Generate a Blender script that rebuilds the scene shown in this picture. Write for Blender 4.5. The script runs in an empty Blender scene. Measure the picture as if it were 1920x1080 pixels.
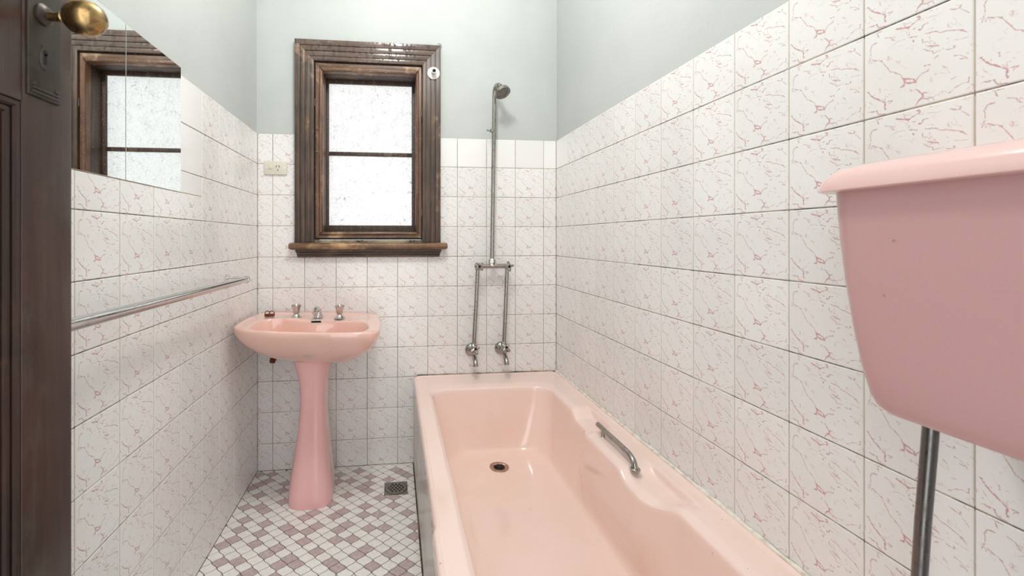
import bpy, bmesh, math, random
from mathutils import Vector, Matrix
random.seed(7)
sc = bpy.context.scene
COL = sc.collection

# ------------------------------------------------------------------ camera (calibrated on the 152 mm tile grid)
T = 0.152                        # tile pitch
FPX, PCX, PCY, YAW = 821.8, 829.0, 447.1, 0.1085
ZF = 7.87                        # tile rows from the floor to grid line 0
CAM = Vector(((3.8922 + .4725) * T, -14.6167 * T, (ZF - .4009) * T))
W = (9.4446 + .4725) * T         # room width
ZT = (2.97 + ZF) * T             # top of the tiling
YF = -2.36                       # inner face of the door wall
ZC = 2.95                        # ceiling height
cd = bpy.data.cameras.new('camera'); cam = bpy.data.objects.new('camera', cd); COL.objects.link(cam)
cam.location = CAM; cam.rotation_euler = (math.pi / 2, 0, -YAW)
cd.sensor_width = 36; cd.sensor_fit = 'HORIZONTAL'; cd.lens = FPX / 1920 * 36
cd.shift_x = (960 - PCX) / 1920; cd.shift_y = -(540 - PCY) / 1920
cd.clip_start = .02
cd.dof.use_dof = True; cd.dof.focus_distance = 2.0; cd.dof.aperture_fstop = 6.3
sc.camera = cam

# ------------------------------------------------------------------ daylight, lamp, exposure
wd = bpy.data.worlds.new('daylight'); sc.world = wd; wd.use_nodes = True
bg = wd.node_tree.nodes['Background']
bg.inputs[0].default_value = (.985, .99, 1, 1); bg.inputs[1].default_value = 1.4
LAMP_POWER = 22.
sc.view_settings.view_transform = 'Standard'; sc.view_settings.look = 'None'
sc.view_settings.gamma = 1; sc.view_settings.use_curve_mapping = False
sc.view_settings.exposure = 0.98
sc.cycles.use_denoising = True
sc.cycles.max_bounces = 10; sc.cycles.diffuse_bounces = 5
sc.cycles.caustics_reflective = False; sc.cycles.caustics_refractive = False
sc.cycles.sample_clamp_indirect = 6

FW = Vector((math.sin(YAW), math.cos(YAW), 0)); RT = Vector((math.cos(YAW), -math.sin(YAW), 0))
def ray(x, y): return FW + RT * ((x - PCX) / FPX) + Vector((0, 0, (PCY - y) / FPX))
def H(x, y, X=None, Y=None, Z=None):
    d = ray(x, y)
    t = (X - CAM.x) / d.x if X is not None else (Y - CAM.y) / d.y if Y is not None else (Z - CAM.z) / d.z
    return CAM + d * t

# ------------------------------------------------------------------ materials
def lin(c):
    f = lambda v: v / 12.92 if v <= .04045 else ((v + .055) / 1.055) ** 2.4
    return tuple(f(v / 255) for v in c) + (1,)
class NT:
    def __init__(s, name):
        s.m = bpy.data.materials.new(name); s.m.use_nodes = True; s.t = s.m.node_tree
        s.b = s.t.nodes['Principled BSDF']; s.out = s.t.nodes['Material Output']
    def n(s, typ, **kw):
        nd = s.t.nodes.new(typ)
        for k, v in kw.items(): setattr(nd, k, v)
        return nd
    def put(s, sock, v):
        if hasattr(v, 'links') or isinstance(v, bpy.types.NodeSocket): s.t.links.new(v, sock)
        else: sock.default_value = v
    def math(s, op, a, b=0., c=0., clamp=False):
        nd = s.n('ShaderNodeMath', operation=op, use_clamp=clamp)
        for i, v in enumerate((a, b, c)): s.put(nd.inputs[i], v)
        return nd.outputs[0]
    def vec(s, op, a, b=None, scale=None, val=False):
        nd = s.n('ShaderNodeVectorMath', operation=op)
        s.put(nd.inputs[0], a)
        if b is not None: s.put(nd.inputs[1], b)
        if scale is not None: s.put(nd.inputs[3], scale)
        return nd.outputs[1 if val else 0]
    def mix(s, f, a, b):
        nd = s.n('ShaderNodeMix', data_type='RGBA')
        s.put(nd.inputs[0], f); s.put(nd.inputs[6], a); s.put(nd.inputs[7], b)
        return nd.outputs[2]
    def ramp(s, v, lo, hi, a=0., b=1.):
        nd = s.n('ShaderNodeMapRange', interpolation_type='SMOOTHSTEP')
        for i, x in enumerate((v, lo, hi, a, b)): s.put(nd.inputs[i], x)
        return nd.outputs[0]
    def noise(s, vecsock, scale, detail=3., rough=.55, out=0):
        nd = s.n('ShaderNodeTexNoise'); nd.inputs['Scale'].default_value = scale
        nd.inputs['Detail'].default_value = detail; nd.inputs['Roughness'].default_value = rough
        if vecsock is not None: s.put(nd.inputs['Vector'], vecsock)
        return nd.outputs[out]
    def pos(s): return s.n('ShaderNodeNewGeometry').outputs['Position']
    def obj(s): return s.n('ShaderNodeTexCoord').outputs['Object']
    def uv(s): return s.n('ShaderNodeTexCoord').outputs['UV']
    def stretch(s, v, sx, sy, sz): return s.vec('MULTIPLY', v, (sx, sy, sz))
    def bump(s, h, strength=.3, dist=.001):
        nd = s.n('ShaderNodeBump'); nd.inputs['Strength'].default_value = strength
        nd.inputs['Distance'].default_value = dist; s.put(nd.inputs['Height'], h)
        s.t.links.new(nd.outputs[0], s.b.inputs['Normal'])
    def fin(s, col=None, rough=.4, metal=0., spec=.5, coat=0.):
        if col is not None: s.put(s.b.inputs['Base Color'], col)
        s.put(s.b.inputs['Roughness'], rough); s.put(s.b.inputs['Metallic'], metal)
        s.b.inputs['Specular IOR Level'].default_value = spec
        if coat: s.b.inputs['Coat Weight'].default_value = coat; s.b.inputs['Coat Roughness'].default_value = .05
        return s.m

# the print of one wall tile: vein strokes (half width, points) in tile coordinates
VEINS = [
    (3,[(0.137,0.864),(0.089,0.853),(0.07,0.802),(0.077,0.734),(0.057,0.646)]),
    (3,[(0.097,0.676),(0.191,0.629),(0.245,0.548),(0.278,0.488),(0.357,0.421),(0.419,0.349)]),
    (5,[(0.419,0.349),(0.503,0.314),(0.527,0.273),(0.429,0.295)]),
    (6,[(0.419,0.349),(0.41,0.28),(0.378,0.259)]),
    (9,[(0.381,0.264),(0.407,0.267)]),
    (3,[(0.527,0.273),(0.55,0.313),(0.575,0.339),(0.628,0.355),(0.635,0.372)]),
    (3,[(0.595,0.412),(0.648,0.414)]),
    (3,[(0.681,0.46),(0.713,0.471)]),
    (3,[(0.595,0.605),(0.661,0.548),(0.681,0.515),(0.758,0.533)]),
    (4,[(0.783,0.515),(0.842,0.503),(0.845,0.533)]),
    (3,[(0.608,0.64),(0.641,0.608),(0.726,0.577)]),
    (3,[(0.575,0.712),(0.588,0.667),(0.635,0.656)]),
    (3,[(0.608,0.752),(0.681,0.74),(0.745,0.709),(0.882,0.661),(0.954,0.603)]),
    (2,[(0.845,0.584),(0.96,0.564)]),
    (3,[(0.845,0.425),(0.906,0.402),(0.96,0.351),(0.894,0.371)]),
    (4,[(0.499,0.846),(0.516,0.849)]),
    (6,[(0.547,0.823),(0.575,0.819),(0.588,0.847),(0.628,0.857)]),
    (5,[(0.335,0.925),(0.45,0.896),(0.499,0.916),(0.568,0.944),(0.534,0.969)]),
    (2,[(0.393,0.963),(0.478,0.939)]),
    (2,[(0.622,0.906),(0.733,0.898)]),
    (3,[(0.648,0.97),(0.674,0.973)]),
    (3,[(0.802,0.907),(0.888,0.87),(0.9,0.903)]),
    (3,[(0.894,0.864),(0.96,0.796)]),
    (3,[(0.121,0.975),(0.207,0.976)]),
    (3,[(0.145,0.968),(0.16,0.915)]),
    (3,[(0.23,0.885),(0.29,0.848),(0.32,0.816)]),
    (2,[(0.305,0.758),(0.357,0.788),(0.422,0.777)]),
    (3,[(0.457,0.797),(0.471,0.826)]),
    (3,[(0.457,0.77),(0.534,0.754)]),
    (5,[(0.485,0.719),(0.503,0.712)]),
    (5,[(0.527,0.199),(0.575,0.132),(0.595,0.1),(0.561,0.075),(0.517,0.026)]),
    (3,[(0.575,0.132),(0.628,0.134)]),
    (3,[(0.588,0.075),(0.668,0.06),(0.694,0.079),(0.733,0.082)]),
    (4,[(0.668,0.06),(0.687,0.029)]),
    (3,[(0.802,0.056),(0.845,0.101),(0.906,0.125),(0.954,0.126),(0.971,0.171)]),
    (2,[(0.821,0.198),(0.864,0.204)]),
    (5,[(0.049,0.328),(0.073,0.278),(0.137,0.217),(0.23,0.142),(0.222,0.059)]),
    (3,[(0.23,0.156),(0.298,0.138),(0.268,0.118)]),
    (2,[(0.057,0.209),(0.121,0.12)]),
    (4,[(0.049,0.076),(0.073,0.082),(0.137,0.073),(0.168,0.03),(0.23,0.008)]),
    (4,[(0.176,0.324),(0.176,0.284)]),
    (2,[(0.222,0.3),(0.242,0.294)]),
    (2,[(0.283,0.264),(0.32,0.254)]),
    (2,[(0.257,0.628),(0.298,0.617)]),
]
def vein_channels():
    """pack the strokes into channels v=f(u) or u=f(v), one list of (start, end, points) per channel"""
    chains = {}
    for w, pts in VEINS:
        key = 2 if w <= 2 else 3 if w <= 4 else 6
        cur = None
        for a, b in zip(pts[:-1], pts[1:]):
            ax = 0 if abs(b[0] - a[0]) >= abs(b[1] - a[1]) else 1
            sg = b[ax] > a[ax]
            if cur and cur[0] == ax and cur[1] == sg: cur[2].append(b)
            else:
                cur = [ax, sg, [a, b]]; chains.setdefault((key, ax), []).append(cur)
    out = {}
    for k, lst in chains.items():
        chans = []
        for ax, sg, p in sorted(lst, key=lambda c: min(q[c[0]] for q in c[2])):
            q = sorted((t[ax], t[1 - ax]) for t in p)
            q = [(q[0][0] - .004, q[0][1])] + q[1:-1] + [(q[-1][0] + .004, q[-1][1])]
            for c in chans:
                if c[-1][-1][0] < q[0][0] - .02: c.append(q); break
            else: chans.append([q])
        out[k] = chans
    return out
def tile_material(name, veins=True):
    g = NT(name)
    rnd = g.n('ShaderNodeObjectInfo').outputs['Random']
    wp = g.pos()
    base = g.mix(rnd, lin((235, 235, 233)), lin((229, 229, 227)))
    grime = g.ramp(g.noise(wp, 3.1, 4., .6), .52, .8)
    base = g.mix(g.math('MULTIPLY', grime, .25), base, lin((214, 206, 196)))
    if veins:
        uv = g.uv()
        wob = g.vec('SCALE', g.vec('SUBTRACT', g.noise(uv, 9., 3., .6, 1), (.5, .5, .5)), scale=.045)
        wob2 = g.vec('SCALE', g.vec('SUBTRACT', g.noise(uv, 38., 2., .6, 1), (.5, .5, .5)), scale=.022)
        p = g.vec('ADD', g.vec('ADD', uv, wob), wob2)
        sx = g.n('ShaderNodeSeparateXYZ'); g.put(sx.inputs[0], p)
        acc = {}
        for (key, ax), chans in vein_channels().items():
            u, v = sx.outputs[ax], sx.outputs[1 - ax]
            cb = g.n('ShaderNodeCombineColor')
            for i in range(3): g.put(cb.inputs[i], u)
            v2 = g.math('MULTIPLY_ADD', v, .8, .15)
            for i0 in range(0, len(chans), 3):
                cv = g.n('ShaderNodeRGBCurve'); g.put(cv.inputs['Color'], cb.outputs[0])
                for k in range(3):
                    c = cv.mapping.curves[k]
                    pts = []
                    for st in (chans[i0 + k] if i0 + k < len(chans) else []):
                        pts.append((st[0][0] - .003, 0.)); pts += [(x, y * .8 + .15) for x, y in st]; pts.append((st[-1][0] + .003, 0.))
                    pts = [q for q in pts if 0 < q[0] < 1]
                    c.points[0].location = (0, 0); c.points[1].location = (1, 0)
                    for q in pts: c.points.new(*q)
                    for q in c.points: q.handle_type = 'VECTOR'
                cv.mapping.update()
                sp = g.n('ShaderNodeSeparateColor'); g.put(sp.inputs[0], cv.outputs[0])
                for k in range(min(3, len(chans) - i0)):
                    d = g.math('ABSOLUTE', g.math('SUBTRACT', v2, sp.outputs[k]))
                    acc[key] = d if key not in acc else g.math('MINIMUM', acc[key], d)
        brk = g.noise(uv, 22., 2., .5)
        wid = g.ramp(brk, .3, .68, .35, 1.5)
        m = None
        for key, hw in ((2, .0042), (3, .0058), (6, .0095)):
            lim = g.math('MULTIPLY', wid, hw)
            k = g.ramp(acc[key], g.math('MULTIPLY', lim, .3), lim, 1., 0.)
            k = g.math('MULTIPLY', k, {2: .5, 3: .8, 6: .95}[key])
            m = k if m is None else g.math('MAXIMUM', m, k)
        rot = g.n('ShaderNodeVectorRotate'); g.put(rot.inputs['Vector'], p); rot.inputs['Angle'].default_value = .75
        fr = g.noise(g.stretch(rot.outputs[0], 3.2, 9.5, 0), 1., 3., .55)
        fl = g.ramp(g.math('ABSOLUTE', g.math('SUBTRACT', fr, .5)), .002, .012, 1., 0.)
        fl = g.math('MULTIPLY', fl, g.ramp(g.noise(uv, 8.5, 2., .5), .52, .60, 0., .62))
        m = g.math('MAXIMUM', m, fl)
        vc = g.mix(g.noise(uv, 5., 1.), lin((170, 132, 124)), lin((210, 158, 162)))
        base = g.mix(m, base, vc)
        g.bump(g.noise(uv, 13., 3., .55), .14, .002)
    return g.fin(base, .16, 0, .5)

def grout_material(name, light, dark, lo, hi, rows=False):
    g = NT(name); wp = g.pos()
    f = g.ramp(g.noise(wp, 5.5, 5., .65), lo, hi)
    if rows:                     # on the side walls the dirt sits in the horizontal joints
        sz = g.n('ShaderNodeSeparateXYZ'); g.put(sz.inputs[0], wp)
        fr = g.math('FRACT', g.math('MULTIPLY_ADD', sz.outputs[2], 1 / T, .63))
        near = g.ramp(g.math('ABSOLUTE', g.math('SUBTRACT', fr, .5)), .015, .03, 1., 0.)
        f = g.math('MULTIPLY', f, g.math('MULTIPLY_ADD', near, .85, .15))
    f2 = g.ramp(g.noise(wp, 60., 2., .6), .4, .65)
    f = g.math('MULTIPLY', f, g.math('MULTIPLY_ADD', f2, .4, .6))
    return g.fin(g.mix(f, lin(light), lin(dark)), .9)

def wood_material(name, c0, c1, cworn, worn=.0, axis='z', rough=.42, speck=0.):
    g = NT(name); p = g.pos()
    st = {'z': (60, 60, 5), 'x': (5, 60, 60), 'y': (60, 5, 60)}[axis]
    a = g.noise(g.stretch(p, *st), 1., 5., .65)
    b = g.noise(p, 9., 4., .6)
    col = g.mix(g.ramp(a, .35, .68), lin(c0), lin(c1))
    col = g.mix(g.math('MULTIPLY', g.ramp(b, .35, .7), .5), col, lin(tuple(v * .6 for v in c0)))
    if worn:
        wr = g.ramp(g.math('ADD', g.noise(p, 6., 5., .65), g.math('MULTIPLY', a, .25)), .72 - worn * .3, .86 - worn * .2)
        col = g.mix(wr, col, lin(cworn))
    if speck:
        s = g.ramp(g.noise(p, 210., 2., .5), .69 - speck * .05, .74)
        col = g.mix(g.math('MULTIPLY', s, .75), col, lin((205, 192, 180)))
    g.bump(a, .25, .002)
    return g.fin(col, rough)

def plain(name, c, rough=.4, metal=0., spec=.5, var=0., coat=0., dark=None, scale=14.):
    g = NT(name); col = lin(c)
    if var:
        col = g.mix(g.math('MULTIPLY', g.ramp(g.noise(g.pos(), scale, 4., .6), .4, .72), var), col, lin(dark or tuple(v * .7 for v in c)))
    return g.fin(col, rough, metal, spec, coat)

M = {}
M['tile'] = tile_material('veined_tile'); M['tile_plain'] = tile_material('plain_tile', False)
M['grout'] = grout_material('wall_grout', (176, 162, 138), (48, 37, 29), .40, .62)
M['side_grout'] = grout_material('side_wall_grout', (196, 184, 162), (46, 36, 28), .30, .54, True)
M['floor_grout'] = grout_material('floor_grout', (140, 122, 100), (38, 27, 21), .30, .54)
def paint():
    g = NT('wall_paint'); p = g.pos()
    n = g.noise(p, 2.2, 3., .6)
    col = g.mix(g.ramp(n, .35, .7), lin((185, 190, 187)), lin((192, 196, 193)))
    cr = g.ramp(g.noise(g.stretch(p, 1, 1, 1.6), 5., 6., .7), .60, .66)
    g.bump(g.math('ADD', g.noise(p, 45., 4., .6), g.math('MULTIPLY', cr, .5)), .22, .003)
    return g.fin(col, .55, 0, .3)
M['paint'] = paint()
M['ceil'] = plain('ceiling_paint', (228, 228, 224), .8)
def mosaic(name, c0, c1):
    g = NT(name); p = g.pos()
    rnd = g.n('ShaderNodeObjectInfo').outputs['Random']
    col = g.mix(g.ramp(g.noise(p, 70., 3., .6), .35, .7), lin(c0), lin(c1))
    col = g.mix(g.math('MULTIPLY', rnd, .15), col, lin(tuple(v * .85 for v in c0)))
    return g.fin(col, .3, 0, .4)
M['mos_w'] = mosaic('white_mosaic', (242, 241, 238), (234, 232, 227))
M['mos_p'] = mosaic('mauve_mosaic', (186, 166, 168), (206, 190, 188))
def enamel(name, c, stain, f, zlo=None):
    g = NT(name); p = g.pos()
    n = g.ramp(g.noise(p, 2.6, 4., .6), .42, .75)
    col = g.mix(g.math('MULTIPLY', n, f), lin(c), lin(stain))
    sp = g.ramp(g.noise(p, 80., 1., .4), .80, .82)
    col = g.mix(g.math('MULTIPLY', sp, .5), col, lin((150, 90, 80)))
    return g.fin(col, .1, 0, .5, .4)
M['tub'] = enamel('pink_bath_enamel', (240, 215, 206), (235, 208, 189), .6)
M['basin'] = enamel('peach_pink_ceramic', (231, 190, 177), (225, 182, 166), .4)
M['ped'] = enamel('rose_pink_ceramic', (238, 186, 184), (234, 180, 176), .3)
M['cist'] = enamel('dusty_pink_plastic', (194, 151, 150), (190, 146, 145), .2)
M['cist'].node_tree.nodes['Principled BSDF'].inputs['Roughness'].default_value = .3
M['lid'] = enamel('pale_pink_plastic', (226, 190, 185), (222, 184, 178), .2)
def chrome(name, c, r, var):
    g = NT(name); n = g.noise(g.pos(), 70., 4., .6)
    col = g.mix(g.math('MULTIPLY', g.ramp(n, .45, .75), var), lin(c), lin((96, 84, 70)))
    return g.fin(col, g.ramp(n, .3, .8, r, r + .18), 1.)
M['chrome'] = chrome('chrome', (205, 205, 203), .08, .15)
M['chrome_old'] = chrome('worn_chrome', (168, 166, 160), .14, .5)
M['steel'] = chrome('dull_steel', (120, 118, 116), .25, .4)
M['drain'] = plain('drain_steel', (132, 128, 122), .45, .35, var=.6, dark=(90, 82, 74), scale=60.)
M['brass'] = chrome('aged_brass', (176, 146, 98), .2, .95)
M['bronze'] = plain('tarnished_plate', (74, 68, 62), .42, .7, var=.7, dark=(46, 40, 36))
M['waste'] = chrome('worn_waste_metal', (186, 158, 138), .25, .5)
M['rust'] = plain('rust', (120, 62, 28), .8, .2, var=.9, dark=(48, 26, 16), scale=120.)
M['black'] = plain('dark_hole', (14, 12, 11), .9)
M['dark'] = plain('dark_slot', (28, 22, 20), .8)
M['white_pl'] = plain('cream_plastic', (212, 208, 194), .35)
M['white_en'] = plain('white_enamel', (228, 226, 220), .3, var=.3, dark=(190, 182, 170))
M['badge'] = plain('grey_badge', (196, 178, 158), .3)
M['silicone'] = plain('silicone', (232, 228, 218), .5, var=.5, dark=(150, 130, 106), scale=40.)
M['w_case_z'] = wood_material('casing_wood_upright', (66, 52, 42), (96, 76, 60), (150, 122, 96), .12, 'z', .4)
def casing_top():
    """old varnish: glossy where it survives, dull where it has crazed and flaked"""
    g = NT('casing_wood_top'); p = g.pos()
    a = g.noise(g.stretch(p, 5, 60, 60), 1., 5., .65)
    col = g.mix(g.ramp(a, .35, .68), lin((66, 51, 42)), lin((98, 78, 64)))
    fl = g.ramp(g.noise(g.stretch(p, 1, 1, .55), 62., 4., .62), .60, .44)
    col = g.mix(g.math('MULTIPLY', fl, .25), col, lin((120, 100, 88)))
    g.put(g.b.inputs['Coat Weight'], g.math('MULTIPLY', fl, 1.)); g.b.inputs['Coat Roughness'].default_value = .17
    g.bump(g.math('ADD', a, fl), .12, .001)
    return g.fin(col, g.ramp(fl, 0., 1., .6, .24))
M['w_case_x'] = casing_top()
M['w_sash_z'] = wood_material('sash_wood_upright', (92, 62, 44), (130, 92, 66), (168, 132, 98), .16, 'z', .4, .3)
M['w_sash_x'] = wood_material('sash_wood_rail', (96, 68, 50), (134, 102, 76), (182, 152, 118), .3, 'x', .45, .3)
M['w_reveal'] = wood_material('reveal_wood', (62, 44, 34), (84, 62, 48), (110, 88, 70), .1, 'z', .5, 1.)
M['w_sill'] = wood_material('sill_wood', (104, 76, 54), (150, 116, 84), (184, 150, 112), .3, 'x', .45, .5)
M['w_apron'] = wood_material('sill_apron_wood', (58, 44, 36), (88, 68, 54), (120, 96, 76), .1, 'x', .45, .5)
M['w_door'] = wood_material('door_wood', (54, 33, 27), (68, 46, 38), (66, 58, 51), .25, 'z', .35)
M['w_panel'] = wood_material('door_panel_wood', (36, 20, 14), (52, 29, 20), (60, 40, 28), .1, 'z', .3)
def mirror():
    g = NT('mirror_silver'); return g.fin((.86, .89, .88, 1), .01, 1.)
M['mirror'] = mirror()
M['glass_edge'] = plain('mirror_edge', (150, 182, 165), .3)
def crackle():
    g = NT('crackle_glass'); p = g.pos()
    w = g.vec('ADD', p, g.vec('SCALE', g.vec('SUBTRACT', g.noise(p, 30., 3., .6, 1), (.5, .5, .5)), scale=.016))
    v = g.n('ShaderNodeTexVoronoi', feature='DISTANCE_TO_EDGE'); v.inputs['Scale'].default_value = 62.
    g.put(v.inputs['Vector'], g.vec('MULTIPLY', w, (1, 0, 1)))
    e = g.ramp(v.outputs['Distance'], .0, .035)
    brk = g.ramp(g.noise(p, 26., 3., .6), .40, .62)
    e = g.math('MAXIMUM', e, g.math('MULTIPLY', brk, .85))
    fine = g.noise(p, 160., 3., .6)
    col = g.mix(e, lin((160, 161, 161)), lin((214, 214, 213)))
    col = g.mix(g.math('MULTIPLY', g.ramp(fine, .5, .75), .3), col, lin((178, 178, 175)))
    tr = g.n('ShaderNodeBsdfTranslucent'); g.put(tr.inputs['Color'], col)
    bp = g.n('ShaderNodeBump'); bp.inputs['Strength'].default_value = .3; bp.inputs['Distance'].default_value = .003
    g.put(bp.inputs['Height'], e)
    gl = g.n('ShaderNodeBsdfGlossy'); gl.inputs['Roughness'].default_value = .15
    g.t.links.new(bp.outputs[0], gl.inputs['Normal'])
    mx = g.n('ShaderNodeMixShader'); mx.inputs[0].default_value = .06
    g.t.links.new(tr.outputs[0], mx.inputs[1]); g.t.links.new(gl.outputs[0], mx.inputs[2])
    g.t.links.new(mx.outputs[0], g.out.inputs['Surface'])
    return g.m
M['crackle'] = crackle()
def panel_mat():
    g = NT('bath_panel_white'); p = g.pos()
    a = g.noise(g.stretch(p, 1, 2., 40), 1., 5., .65)
    b = g.noise(g.stretch(p, 1, 9., 3), 1., 4., .65)
    col = g.mix(g.ramp(a, .35, .7), lin((208, 205, 197)), lin((176, 171, 160)))
    col = g.mix(g.math('MULTIPLY', g.ramp(b, .5, .75), .5), col, lin((140, 130, 118)))
    return g.fin(col, .22)
M['panel'] = panel_mat()

# ------------------------------------------------------------------ mesh helpers
def link(o, parent=None):
    COL.objects.link(o)
    if parent is not None: o.parent = parent
    return o
def base_of(o):
    v = Vector((0, 0, 0))
    while o is not None: v += o.location; o = o.parent
    return v
def obj(name, bm, mat, parent=None, smooth=True, ang=38):
    """bm is in world coordinates; the object's origin is its thing's base"""
    if parent is not None: bmesh.ops.translate(bm, verts=bm.verts, vec=-base_of(parent))
    bmesh.ops.recalc_face_normals(bm, faces=bm.faces)
    if smooth:
        for f in bm.faces: f.smooth = True
        for e in bm.edges:
            if len(e.link_faces) == 2 and e.calc_face_angle(0) > math.radians(ang): e.smooth = False
    me = bpy.data.meshes.new(name); bm.to_mesh(me); bm.free()
    me.materials.append(M[mat])
    return link(bpy.data.objects.new(name, me), parent)
def thing(name, loc, label, cat, group=None):
    o = bpy.data.objects.new(name, None); o.empty_display_size = .05; o.location = loc; COL.objects.link(o)
    o['label'] = label; o['category'] = cat
    if group: o['group'] = group
    return o
def tag(o, label, cat, group=None):
    o['label'] = label; o['category'] = cat
    if group: o['group'] = group
    return o
def struct(o, label, cat='structure'):
    o['kind'] = 'structure'; o['label'] = label; o['category'] = cat; return o
def NB(): return bmesh.new()
def box(bm, x0, x1, y0, y1, z0, z1, bev=0., seg=2):
    r = bmesh.ops.create_cube(bm, size=1.)
    for v in r['verts']:
        v.co = Vector(((x0 + x1) / 2 + v.co.x * (x1 - x0), (y0 + y1) / 2 + v.co.y * (y1 - y0), (z0 + z1) / 2 + v.co.z * (z1 - z0)))
    if bev:
        es = list({e for v in r['verts'] for e in v.link_edges})
        bmesh.ops.bevel(bm, geom=es, offset=bev, segments=seg, profile=.5, affect='EDGES')
    return bm
def loft(bm, rings, cap0=True, cap1=True, closed=True):
    vs = [[bm.verts.new(p) for p in r] for r in rings]
    n = len(rings[0])
    for a, b in zip(vs[:-1], vs[1:]):
        for i in range(n if closed else n - 1):
            j = (i + 1) % n
            bm.faces.new((a[i], a[j], b[j], b[i]))
    if cap0: bm.faces.new(vs[0][::-1])
    if cap1: bm.faces.new(vs[-1])
    return bm
def frame_of(d):
    d = Vector(d).normalized(); u = d.orthogonal().normalized()
    if abs(d.z) < .9: u = Vector((0, 0, 1)).cross(d).normalized()
    return d, u, d.cross(u)
def lathe(bm, o, axis, prof, n=28, cap=True):
    o = Vector(o); d, u, v = frame_of(axis)
    rings = [[o + d * h + (u * math.cos(2 * math.pi * i / n) + v * math.sin(2 * math.pi * i / n)) * max(r, 1e-5) for i in range(n)] for r, h in prof]
    return loft(bm, rings, cap, cap)
def tube(bm, pts, r, n=16):
    pts = [Vector(p) for p in pts]; rs = r if isinstance(r, (list, tuple)) else [r] * len(pts)
    rings = []; up = None
    for i, p in enumerate(pts):
        d = (pts[min(i + 1, len(pts) - 1)] - pts[max(i - 1, 0)]).normalized()
        if up is None: _, u, v = frame_of(d)
        else:
            u = (up - d * up.dot(d)).normalized(); v = d.cross(u)
        up = u
        rings.append([p + (u * math.cos(2 * math.pi * k / n) + v * math.sin(2 * math.pi * k / n)) * rs[i] for k in range(n)])
    return loft(bm, rings)
def bez(p, n=10):
    p = [Vector(q) for q in p]; out = []
    for i in range(n + 1):
        q = list(p); t = i / n
        while len(q) > 1: q = [a.lerp(b, t) for a, b in zip(q[:-1], q[1:])]
        out.append(q[0])
    return out
def rrect(x0, x1, y0, y1, r, ns=(20, 110), nc=10):
    """rounded rectangle, same number of points whatever its size: ccw from the +x side"""
    pts = []
    def side(a, b, n): pts.extend([(a[0] + (b[0] - a[0]) * i / n, a[1] + (b[1] - a[1]) * i / n) for i in range(n)])
    def arc(cx, cy, a0): pts.extend([(cx + r * math.cos(a0 + math.pi / 2 * i / nc), cy + r * math.sin(a0 + math.pi / 2 * i / nc)) for i in range(nc)])
    side((x1, y0 + r), (x1, y1 - r), ns[1]); arc(x1 - r, y1 - r, 0)
    side((x1 - r, y1), (x0 + r, y1), ns[0]); arc(x0 + r, y1 - r, math.pi / 2)
    side((x0, y1 - r), (x0, y0 + r), ns[1]); arc(x0 + r, y0 + r, math.pi)
    side((x0 + r, y0), (x1 - r, y0), ns[0]); arc(x1 - r, y0 + r, 3 * math.pi / 2)
    return pts
def sm(a, b, x):
    t = min(1, max(0, (x - a) / (b - a))); return t * t * (3 - 2 * t)
def chaikin(p, n=3):
    for _ in range(n):
        q = []
        for i in range(len(p)):
            a, b = p[i], p[(i + 1) % len(p)]
            q += [(a[0] * .75 + b[0] * .25, a[1] * .75 + b[1] * .25), (a[0] * .25 + b[0] * .75, a[1] * .25 + b[1] * .75)]
        p = q
    return p
def polar(poly, c, n):
    out = []
    for k in range(n):
        a = 2 * math.pi * k / n; dx, dy = math.cos(a), math.sin(a); best = None
        for i in range(len(poly)):
            x0, y0 = poly[i][0] - c[0], poly[i][1] - c[1]; x1, y1 = poly[(i + 1) % len(poly)][0] - c[0], poly[(i + 1) % len(poly)][1] - c[1]
            ex, ey = x1 - x0, y1 - y0; den = dx * ey - dy * ex
            if abs(den) < 1e-12: continue
            t = (x0 * ey - y0 * ex) / den; s = (x0 * dy - y0 * dx) / den
            if t > 0 and -1e-6 <= s <= 1 + 1e-6 and (best is None or t > best): best = t
        out.append((c[0] + dx * best, c[1] + dy * best))
    return out

# ------------------------------------------------------------------ room shell
HX0, HX1, HZ0, HZ1 = .268, .806, 1.128, 2.012        # window opening
TH = .006
bm = NB()
for x0, x1, z0, z1 in ((-.12, HX0, -.05, ZC), (HX1, W + .12, -.05, ZC), (HX0, HX1, -.05, HZ0), (HX0, HX1, HZ1, ZC)):
    box(bm, x0, x1, TH, .17, z0, z1)
wall_back = struct(obj('wall_back', bm, 'paint', smooth=False), 'grey-green painted back wall with the window, tiled below', 'wall')
wall_left = struct(obj('wall_left', box(NB(), -.12, -TH, YF - .12, TH, -.05, ZC), 'paint', smooth=False), 'left wall, painted pale grey-green above white veined tiles', 'wall')
wall_right = struct(obj('wall_right', box(NB(), W + TH, W + .12, YF - .12, TH, -.05, ZC), 'paint', smooth=False), 'right wall, painted pale grey-green above white veined tiles', 'wall')
bm = NB(); DX0, DX1, DZ1 = .11, .96, 2.08
for x0, x1, z0, z1 in ((-TH, DX0, -.05, ZC), (DX1, W + TH, -.05, ZC), (DX0, DX1, DZ1, ZC)): box(bm, x0, x1, YF - .12, YF, z0, z1)
wall_front = struct(obj('wall_front', bm, 'paint', smooth=False), 'door wall behind the camera', 'wall')
ceiling = struct(obj('ceiling', box(NB(), -.12, W + .12, YF - .12, .17, ZC, ZC + .08), 'ceil', smooth=False), 'plain white ceiling', 'ceiling')
floor = struct(obj('floor', box(NB(), -.12, W + .12, YF - .12, .17, -.06, -.0012), 'floor_grout', smooth=False), 'floor of small white and mauve lantern-shaped mosaic tiles', 'floor')
G = .0013
bm = NB()
for x0, x1, z1 in ((0, HX0, ZT), (HX1, W, ZT), (HX0, HX1, HZ0)): box(bm, x0, x1, G, TH, 0, z1 - .001)
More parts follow.
